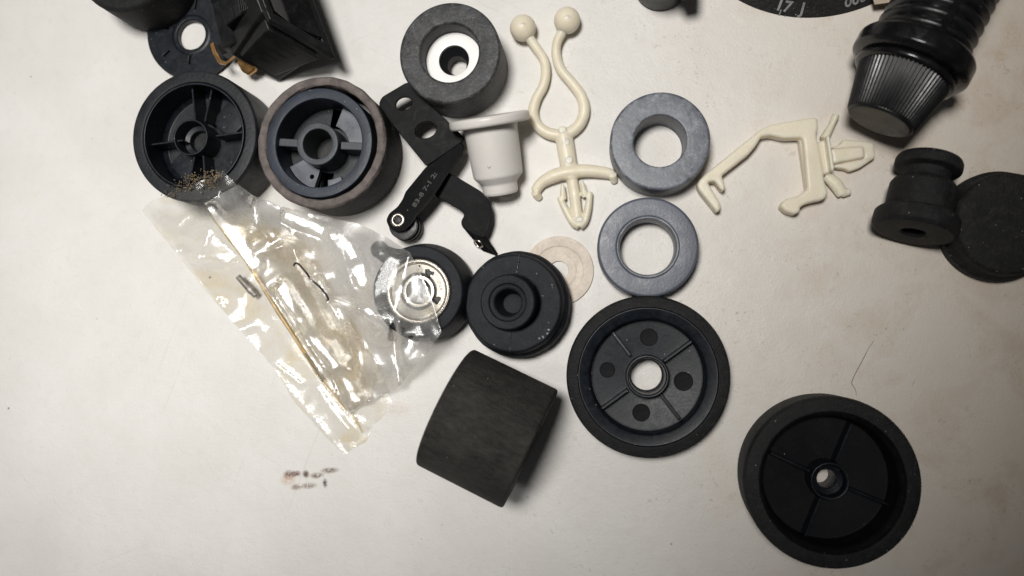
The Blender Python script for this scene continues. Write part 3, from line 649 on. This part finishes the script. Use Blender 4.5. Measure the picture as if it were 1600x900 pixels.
# rocker: curved paddle
sec = []
for k in range(11):
    u = k/10; hgt = 6+10*abs(u-.45)*2-14; sec.append(lerp(A, B, .14+.7*u)+n_ab*hgt)
v = []; f = []
for j in (0, 1):
    for q in sec: v.append(q+V*(.13 if j == 0 else .9))
    for q in sec: v.append(q-n_ab*30+V*(.13 if j == 0 else .9))
n = len(sec)
for k in range(n-1):
    f += [(k, k+1, 2*n+k+1, 2*n+k), (k+1, k, n+k, n+k+1), (2*n+k, 2*n+k+1, 3*n+k+1, 3*n+k)]
f += [(0, 2*n, 3*n, n), (n-1, 2*n-1, 4*n-1, 3*n-1)]
mk('rocker', rel((v, f), org), 'black_gloss', t)
# front side recess panel and step
N = (B-A).cross(C-A).normalized()
if N.y > 0: N = -N
def on(u, w_): return lerp(lerp(A, B, u), lerp(E, C, u), w_)
bev(mk('side_step', rel(hexa([on(.08, .16)+N*2, on(.9, .16)+N*2, on(.84, .9)+N*2, on(.12, .9)+N*2], V*.1), org), 'black_semi', t), 1.5)
# lettering too worn to read: short raised bars
for k in range(4):
    w0 = .35+.13*k; bev(mk('raised_mark', rel(hexa([on(.28, w0)+N*2.1, on(.28+.4-.05*k, w0)+N*2.1, on(.28+.4-.05*k, w0+.035)+N*2.1, on(.28, w0+.035)+N*2.1], V*.004), org), 'black_semi', t), .2)
# rear housing to the left with ribbed strip
H = [at(333, -8, 120), at(402, -12, 140), at(421, 34, 128), at(368, 66, 92), at(345, 74, 60)]
def prism(pts, down):
    n = len(pts); v = list(pts)+[p+down for p in pts]; return v, [tuple(range(n))[::-1], tuple(range(n, 2*n))]+[(i, (i+1) % n, n+(i+1) % n, n+i) for i in range(n)]
bev(mk('rear_housing', rel(prism([at(330, 2, 96), at(398, -20, 110), at(412, 38, 104), at(372, 66, 84), at(345, 76, 70)], Vector((0, 0, -50))), org), 'black_semi', t), 3)
bev(mk('housing_block', rel(prism([at(338, -10, 118), at(395, -24, 132), at(401, 12, 128), at(374, 24, 120), at(352, 40, 112)], Vector((0, 0, -30))), org), 'black_semi', t), 2)
for k in range(9):
    a_ = lerp(at(372, -12, 124), at(396, -18, 132), k/8); b_ = lerp(at(377, 21, 122), at(400, 10, 129), k/8)
    mk('grip_ridge', rel(tube([a_+Vector((0, 0, 2)), b_+Vector((0, 0, 2))], 1.2, 6), org), 'black_semi', t)
bev(mk('housing_foot', rel(prism([at(338, 72, 52), at(365, 58, 60), at(372, 74, 56), at(346, 86, 44)], Vector((0, 0, -34))), org), 'black_semi', t), 1.5)
def ribbon(pts, wd, th, wv):
    v = []; f = []
    for q in pts:
        for (a_, b_) in ((0, 0), (1, 0), (1, 1), (0, 1)): v.append(q+wv*(a_-.5)*wd+Vector((0, 0, th*b_)))
    for i in range(len(pts)-1):
        for k in range(4): f.append((4*i+k, 4*i+(k+1) % 4, 4*i+4+(k+1) % 4, 4*i+4+k))
    f += [(3, 2, 1, 0), tuple(4*(len(pts)-1)+k for k in range(4))]
    return v, f
bev(mk('terminal', rel(ribbon([at(334, 70, 50), at(338, 84, 48), at(347, 99, 44), at(355, 100, 44), at(370, 88, 50)], 7, 7, Vector((.9, .4, .3))), org), 'brass', t), .8)
bev(mk('terminal', rel(prism([at(371, 86, 46), at(401, 100, 42), at(398, 109, 36), at(387, 117, 30), at(377, 111, 32), at(370, 98, 38)], Vector((0, 0, -9))), org), 'brass', t), 2)

# ------------------------------------------------------------------ belt loop at the top edge
cx = at(1281, -207, 40); s = 1.0
tilt = R(6)
t = thing('printed_belt', (cx.x, cx.y, 8), 'black rubber belt loop with worn grey print, cut by the top edge of the photo', 'belt', rot=(tilt, 0, 0))
Rb = 208; Rt = 160
mk('belt_band', lathe([(Rb, 10), (Rb+2, 14), (Rt+3, 58), (Rt, 60), (Rt-5, 57), (Rb-5, 10)], 192, 1.5, True), 'belt', t)
def onbelt(s_, size, ang, lift):
    tx, tf = textmesh(s_, size, .3); tv = []
    sl = Vector((Rt-Rb, 46)).normalized(); nrm = Vector((46, Rb-Rt)).normalized()
    for q in tx:
        k = (lift+q.y); r = Rb+2+sl.x*k+nrm.x*(q.z+.4); z = 13+sl.y*k+nrm.y*(q.z+.4); a_ = R(ang)+q.x/Rb
        tv.append((r*math.cos(a_), r*math.sin(a_), z))
    return tv, tf
mk('belt_print', onbelt('17  J', 25, 252.5, 8), 'print', t)
mk('belt_print', onbelt('1 .   :', 14, 254.5, 0), 'print', t)
mk('belt_print', onbelt('000', 23, 281.5, 11), 'print', t)
o = mk('card_strip', rel(slab([at(1358, -20, 22), at(1366, 8, 22), at(1412, 2, 26), at(1416, -26, 26)], 3), at(1370, 0, 0)), 'tan'); o.location = at(1370, 0, 0)*U
tag(o, 'sliver of tan card between the printed belt and threaded knob', 'card')

# small black peg part, top edge
p0 = at(1040, -74, 110)
t = thing('plastic_plug', (p0.x, p0.y, 0), 'blurred black plastic plug with a short peg, at the top edge left of the belt', 'plug')
q0 = Vector((p0.x, p0.y, 0))
mk('plug_body', rel(lathe([(0, 0), (38, 0), (41, 4), (41, 100), (38, 106), (30, 110), (0, 110)], 64, 3), (0, 0, 0)), 'black_semi', t)
mk('peg', tube([at(1070, -60, 70)-q0, at(1074, -25, 70)-q0, at(1077, -3, 66)-q0], [17, 16, 12], 20), 'black_semi', t)

# ------------------------------------------------------------------ the plastic bag
def interp(ctrl, x, y):
    sw = 0; sz = 0
    for (a_, b_, z) in ctrl:
        d = (x-a_)**2+(y-b_)**2+30; w_ = 1/d**1.6; sw += w_; sz += w_*z
    return sz/sw
def segd(x, y, pl):
    best = 1e9
    for (x0, y0), (x1, y1) in zip(pl, pl[1:]):
        dx, dy = x1-x0, y1-y0; k = max(0, min(1, ((x-x0)*dx+(y-y0)*dy)/(dx*dx+dy*dy))); best = min(best, math.hypot(x-x0-k*dx, y-y0-k*dy))
    return best
def inside(x, y, poly):
    c = False; n = len(poly)
    for i in range(n):
        x0, y0 = poly[i]; x1, y1 = poly[i-1]
        if (y0 > y) != (y1 > y) and x < (x1-x0)*(y-y0)/(y1-y0)+x0: c = not c
    return c
def facet(poly_or_line, wd=None):
    """a flat crease facet of the film: outline in the picture, plane through its middle"""
    n = len(poly_or_line); cx_ = sum(p_[0] for p_ in poly_or_line)/n; cy_ = sum(p_[1] for p_ in poly_or_line)/n
    return (poly_or_line, wd, cx_, cy_)
def sheet(poly, ctrl, ridges, crumple, step=4.5, minz=1.0, seed=0, clear=2, facets=()):
    FC = []
    for (pl, wd, cx_, cy_) in facets:
        z0 = interp(ctrl, cx_, cy_)+3; c_ = at(cx_, cy_, z0); nh = ((CAM-c_).normalized()+(LAMP-c_).normalized()).normalized(); FC.append((pl, wd, c_, nh, z0))
    def dens(pts, st, closed):
        out = []
        for i in range(len(pts) if closed else len(pts)-1):
            a_ = Vector(pts[i]); b_ = Vector(pts[(i+1) % len(pts)]); k = max(1, int((b_-a_).length/st))
            out += [a_.lerp(b_, j/k) for j in range(k)]
        if not closed: out.append(Vector(pts[-1]))
        return out
    V2 = dens(poly, step, True)
    nb_ = len(V2); E2 = [(i, (i+1) % nb_) for i in range(nb_)]
    for rg, amp, wd in ridges:
        q = dens(rg, step, False); q = [x for x in q if inside(x.x, x.y, poly)]; o0 = len(V2); V2 += q; E2 += [(o0+i, o0+i+1) for i in range(len(q)-1)]
    x0 = min(q[0] for q in poly); x1 = max(q[0] for q in poly); y0 = min(q[1] for q in poly); y1 = max(q[1] for q in poly)
    rs = random.Random(seed); y = y0
    while y < y1:
        x = x0
        while x < x1:
            a_ = x+rs.uniform(-.3, .3)*step; b_ = y+rs.uniform(-.3, .3)*step
            if inside(a_, b_, poly): V2.append(Vector((a_, b_)))
            x += step
        y += step
    vv, ee, ff, *_ = delaunay_2d_cdt([Vector((q[0], q[1])) for q in V2], E2, [], 2, .4)
    out = []
    for q in vv:
        x, y = q.x, q.y; z = interp(ctrl, x, y)
        for rg, amp, wd in ridges: z += amp*math.exp(-segd(x, y, rg)/wd)
        nv = noise.voronoi(Vector((x*.016, y*.016, seed)))[0]; z += crumple*((nv[1]-nv[0])*1.0-.3)
        nv = noise.voronoi(Vector((x*.045+7, y*.03, seed+3)))[0]; z += crumple*.12*((nv[1]-nv[0])-.3)
        z += crumple*.8*noise.noise(Vector((x*.012+y*.006, y*.012-x*.02, seed)))
        for (pl, wd, c_, nh, z0) in FC:
            if wd is None: dd = segd(x, y, list(pl)+[pl[0]]); k = min(1, dd/7) if inside(x, y, pl) else 0
            else: dd = segd(x, y, pl); k = max(0, min(1, (wd*1.75-dd)/9))
            if k > 0:
                w_ = at(x, y, z); zp = z0-(nh.x*(w_.x-c_.x)+nh.y*(w_.y-c_.y))/nh.z+.7*noise.noise(Vector((x*.05, y*.05, 3))); k = k*k*(3-2*k); z = z*(1-k)+zp*k
        z = max(z, minz)
        for it in range(2):
            w_ = at(x, y, z)
            for (c_, r_, h_) in OBST:
                d = math.hypot(w_.x-c_.x, w_.y-c_.y)
                if d < r_+6: z = max(z, h_+clear if d < r_+1 else z)
        out.append(at(x, y, z))
    fs = []
    for q in ff:
        cx_ = sum(vv[i].x for i in q)/len(q); cy_ = sum(vv[i].y for i in q)/len(q)
        if inside(cx_, cy_, poly):
            q = tuple(q); n_ = (out[q[1]]-out[q[0]]).cross(out[q[2]]-out[q[0]]); fs.append(q if n_.z > 0 else q[::-1])
    return out, fs
org = at(450, 500, 0); org = Vector((org.x, org.y, 0))
bag = thing('plastic_bag', org, 'crumpled clear plastic bag with amber adhesive stains, sprawled below the left rollers', 'bag')
random.seed(11)
def jag(pts, amp, st=9):
    out = []
    for i in range(len(pts)):
        a_ = Vector(pts[i]); b_ = Vector(pts[(i+1) % len(pts)]); k = max(1, int((b_-a_).length/st)); nrm = Vector((-(b_-a_).y, (b_-a_).x)).normalized()
        for j in range(k): out.append(tuple(a_.lerp(b_, j/k)+nrm*(random.uniform(-amp, amp) if j else 0)))
    return out
backp = [(222, 329), (234, 315), (262, 303), (296, 290), (350, 268), (372, 292), (420, 345), (520, 470), (590, 560), (612, 628), (600, 650), (584, 664), (572, 690), (552, 700), (538, 711), (500, 673), (458, 625), (432, 580), (398, 540), (350, 488), (310, 440), (285, 407)]
backc = [(222, 329, 30), (262, 303, 85), (300, 285, 102), (350, 268, 104), (372, 292, 100), (285, 405, 10), (350, 488, 3), (400, 540, 3), (458, 625, 2), (538, 711, 2), (600, 650, 3), (460, 520, 8), (420, 420, 22), (350, 360, 55), (300, 345, 45), (540, 600, 6), (385, 350, 70), (500, 640, 5)]
mk('back_sheet', rel(sheet(jag(backp, 1.0), backc, [([(222, 330), (398, 540), (538, 711)], 2, 3), ([(240, 318), (300, 440), (380, 520)], 3, 3), ([(285, 407), (330, 380), (345, 340)], 10, 9), ([(285, 407), (340, 418), (385, 405)], 8, 5), ([(345, 470), (420, 560), (470, 600)], 4, 3)], 3.5, 4.5, seed=1, facets=[facet([(287, 408), (310, 385), (326, 342), (352, 372), (386, 403), (360, 415), (330, 412)]), facet([(352, 520), (378, 478), (386, 462)], 9), facet([(362, 500), (384, 528), (398, 545)], 9), facet([(375, 515), (405, 505), (418, 512)], 7), facet([(495, 604), (520, 640), (552, 678)], 5), facet([(560, 655), (570, 665)], 4)]), org), 'film2', bag, 180)
frontp = [(319, 318), (340, 306), (372, 288), (395, 305), (440, 322), (500, 336), (560, 350), (600, 368), (640, 394), (652, 415), (668, 450), (682, 490), (690, 519), (672, 546), (650, 570), (625, 603), (600, 616), (577, 628), (560, 636), (545, 649), (520, 615), (480, 552), (435, 480), (400, 430), (360, 375)]
frontc = [(319, 318, 100), (372, 288, 106), (440, 322, 74), (500, 336, 52), (560, 350, 60), (600, 368, 84), (640, 394, 100), (690, 519, 94), (668, 450, 96), (625, 603, 22), (610, 500, 98), (577, 628, 14), (545, 649, 8), (480, 552, 20), (435, 480, 32), (385, 405, 50), (360, 375, 66), (430, 380, 56), (500, 400, 48), (560, 430, 66), (520, 470, 38), (560, 540, 30), (600, 560, 36), (650, 560, 60), (540, 600, 16), (500, 430, 62)]
FR = [([(640, 394), (628, 440), (612, 500)], 12, 22), ([(612, 500), (618, 560), (625, 603)], 14, 22), ([(510, 466), (560, 480), (612, 500)], 14, 22), ([(319, 318), (360, 375), (400, 430), (480, 552), (545, 649)], 10, 14),
      ([(372, 288), (440, 330), (510, 362), (548, 400), (560, 432)], 12, 26), ([(385, 405), (430, 385), (452, 372)], 8, 6), ([(452, 372), (470, 420), (512, 468), (540, 520), (577, 628)], 10, 6), ([(425, 450), (450, 425), (470, 430)], 6, 5),
      ([(425, 450), (470, 520), (520, 590), (545, 649)], 8, 5), ([(515, 555), (560, 590), (577, 628)], 6, 4), ([(395, 305), (400, 350), (430, 385)], 6, 6), ([(555, 520), (590, 570)], 5, 5), ([(640, 394), (668, 450), (690, 519)], 3, 3)]
FF = [facet([(330, 328), (352, 358), (385, 396), (400, 412)], 10), facet([(448, 338), (485, 352), (520, 368)], 9), facet([(520, 368), (545, 386), (560, 420)], 9), facet([(560, 420), (566, 440)], 10), facet([(638, 402), (626, 450)], 7), facet([(626, 450), (612, 496)], 8),
      facet([(514, 466), (560, 481)], 6), facet([(560, 481), (610, 498)], 7), facet([(612, 502), (617, 550), (624, 600)], 5), facet([(536, 602), (556, 612), (574, 627), (550, 642)]), facet([(424, 452), (440, 428), (456, 440), (468, 500), (452, 492)]), facet([(475, 520), (500, 522), (540, 575), (520, 585)]),
      facet([(395, 310), (402, 350)], 5), facet([(400, 395), (440, 372)], 6), facet([(498, 438), (510, 462)], 6), facet([(660, 420), (684, 500)], 4), facet([(510, 545), (560, 600)], 3), facet([(592, 388), (636, 400), (622, 450), (600, 470), (586, 430)]), facet([(628, 508), (664, 522), (640, 565), (630, 585)]), facet([(648, 430), (664, 470), (650, 480)])]
mk('front_sheet', rel(sheet(jag(frontp, .6), frontc, FR, 4.5, 4, seed=5, clear=4, facets=FF), org), 'film', bag, 180)
# folded inner layer with amber adhesive
inp = [(400, 372), (440, 352), (476, 380), (500, 430), (545, 500), (590, 575), (580, 622), (548, 640), (500, 572), (448, 490), (415, 430)]
inc = [(400, 372, 42), (440, 352, 44), (500, 430, 34), (545, 500, 24), (590, 575, 16), (580, 622, 8), (548, 640, 5), (448, 490, 18), (415, 430, 30)]
mk('amber_liner', rel(sheet(jag(inp, 1.2), inc, [([(430, 365), (480, 450), (530, 540), (560, 620)], 5, 8)], 4, 5, seed=9, facets=[facet([(428, 440), (448, 420), (470, 445), (500, 505), (484, 520)]), facet([(500, 520), (530, 520), (556, 560), (545, 590), (522, 575)]), facet([(545, 610), (576, 600), (560, 632)])]), org), 'amber_film', bag, 180)
# rolled dark seam along the fold and sealed end strip
seam = smooth([at(385, 408, 40), at(415, 450, 30), at(450, 500, 22), at(480, 545, 15), at(515, 598, 10), at(548, 645, 6), at(566, 676, 4)], 8)
mk('rolled_seam', rel(tube(seam, [2.2, 2.6, 2.2, 2.4, 1.6, 1.2], 10), org), 'amber_film', bag)
seam2 = smooth([at(323, 322, 103), at(345, 350, 86), at(370, 384, 66), at(392, 414, 48), at(440, 488, 30), at(500, 585, 12), at(540, 640, 8)], 8)
mk('rolled_seam', rel(tube([q+Vector((-4, -2, 1)) for q in seam2], [1.0, 1.4, 1.2, 1.5, 1], 8), org), 'amber_film', bag)
# glue crumbs on the bag's upper corner
random.seed(21); gl = []
for k in range(330):
    u = random.random()**.55; x = 248+u*95+random.gauss(0, 5); y = 306-u*34+random.gauss(0, 7)+4*math.sin(u*9); r = random.uniform(.3, 1.2)*(1+u*.4)
    q = at(x, y, 101+random.uniform(0, 3)); gl.append(xf(lathe([(0, 1), (.9, .4), (0, -.8)], 5, 0, mod=lambda a_, z: 1), Matrix.Translation(q-org) @ Matrix.Rotation(random.random()*6, 4, 'Z') @ Matrix.Diagonal((r*random.uniform(.7, 1.8), r, r*.5, 1))))
g = mk('glue_crumbs', join(*gl), 'amber_glue', bag); g['kind'] = 'stuff'

# contents of the bag: pin with coil spring, short sleeve, wire staple
a = at(476, 550, 8); b = at(514, 606, 6)
org = Vector((a.x, a.y, 0))
sp = thing('coil_spring', org, 'thin dark coil spring on a long brass pin, inside the clear bag', 'spring')
mk('pin', rel(tube([at(392, 418, 14), at(440, 496, 10), at(500, 585, 6), at(541, 640, 4)], [3.2, 3.4, 2.6, 1.6], 12), org), 'old_brass', sp)
d = (b-a); dn = d.normalized(); s1 = dn.cross(Vector((0, 0, 1))); s2 = s1.cross(dn)
path = [a+d*.05+d*(k/200)*.75+(s1*math.cos(k/200*2*math.pi*16)+s2*math.sin(k/200*2*math.pi*16))*4.2 for k in range(201)]
mk('coil', rel(tube(path, .8, 6), org), 'wire', sp)
a = at(372, 432, 18); b = at(400, 462, 16); org = Vector((a.x, a.y, 0))
sl = thing('metal_sleeve', org, 'short dull metal sleeve showing grey through the middle of the clear bag', 'sleeve')
mk('sleeve_barrel', rel(tube([a, a.lerp(b, .5), b], [4.5, 5.5, 5], 20), org), 'dull_steel', sl)
mk('sleeve_collar', rel(tube([a.lerp(b, .62), a.lerp(b, .78)], 6.2, 20), org), 'dull_steel', sl)
pts = [(459, 415, 72), (462, 411, 76), (468, 414, 76), (480, 428, 74), (485, 437, 66), (491, 441, 66), (500, 449, 72), (509, 460, 72), (513, 467, 68), (511, 469, 62)]
a = at(487, 440, 0); org = Vector((a.x, a.y, 0))
st = mk('wire_staple', rel(tube(smooth([at(*q) for q in pts], 5), 1.5, 8), org), 'wire'); st.location = org*U
tag(st, 'thin bent dark wire staple poking through the top of the clear bag', 'staple')

# ------------------------------------------------------------------ hair on the table
org = at(1345, 580, 0)
hp = smooth([at(1366, 532, 1.5), at(1357, 545, 1), at(1346, 566, .8), at(1337, 583, .8), at(1331, 597, 1), at(1333, 603, 1), at(1337, 610, 1), at(1338, 618, 1)], 5)
o = mk('hair', rel(tube(hp, [.15, .35, .42, .4, .3, .15], 6), org), 'hair'); o.location = org*U
tag(o, 'single fine dark hair lying on the table above the large dark wheel', 'hair')
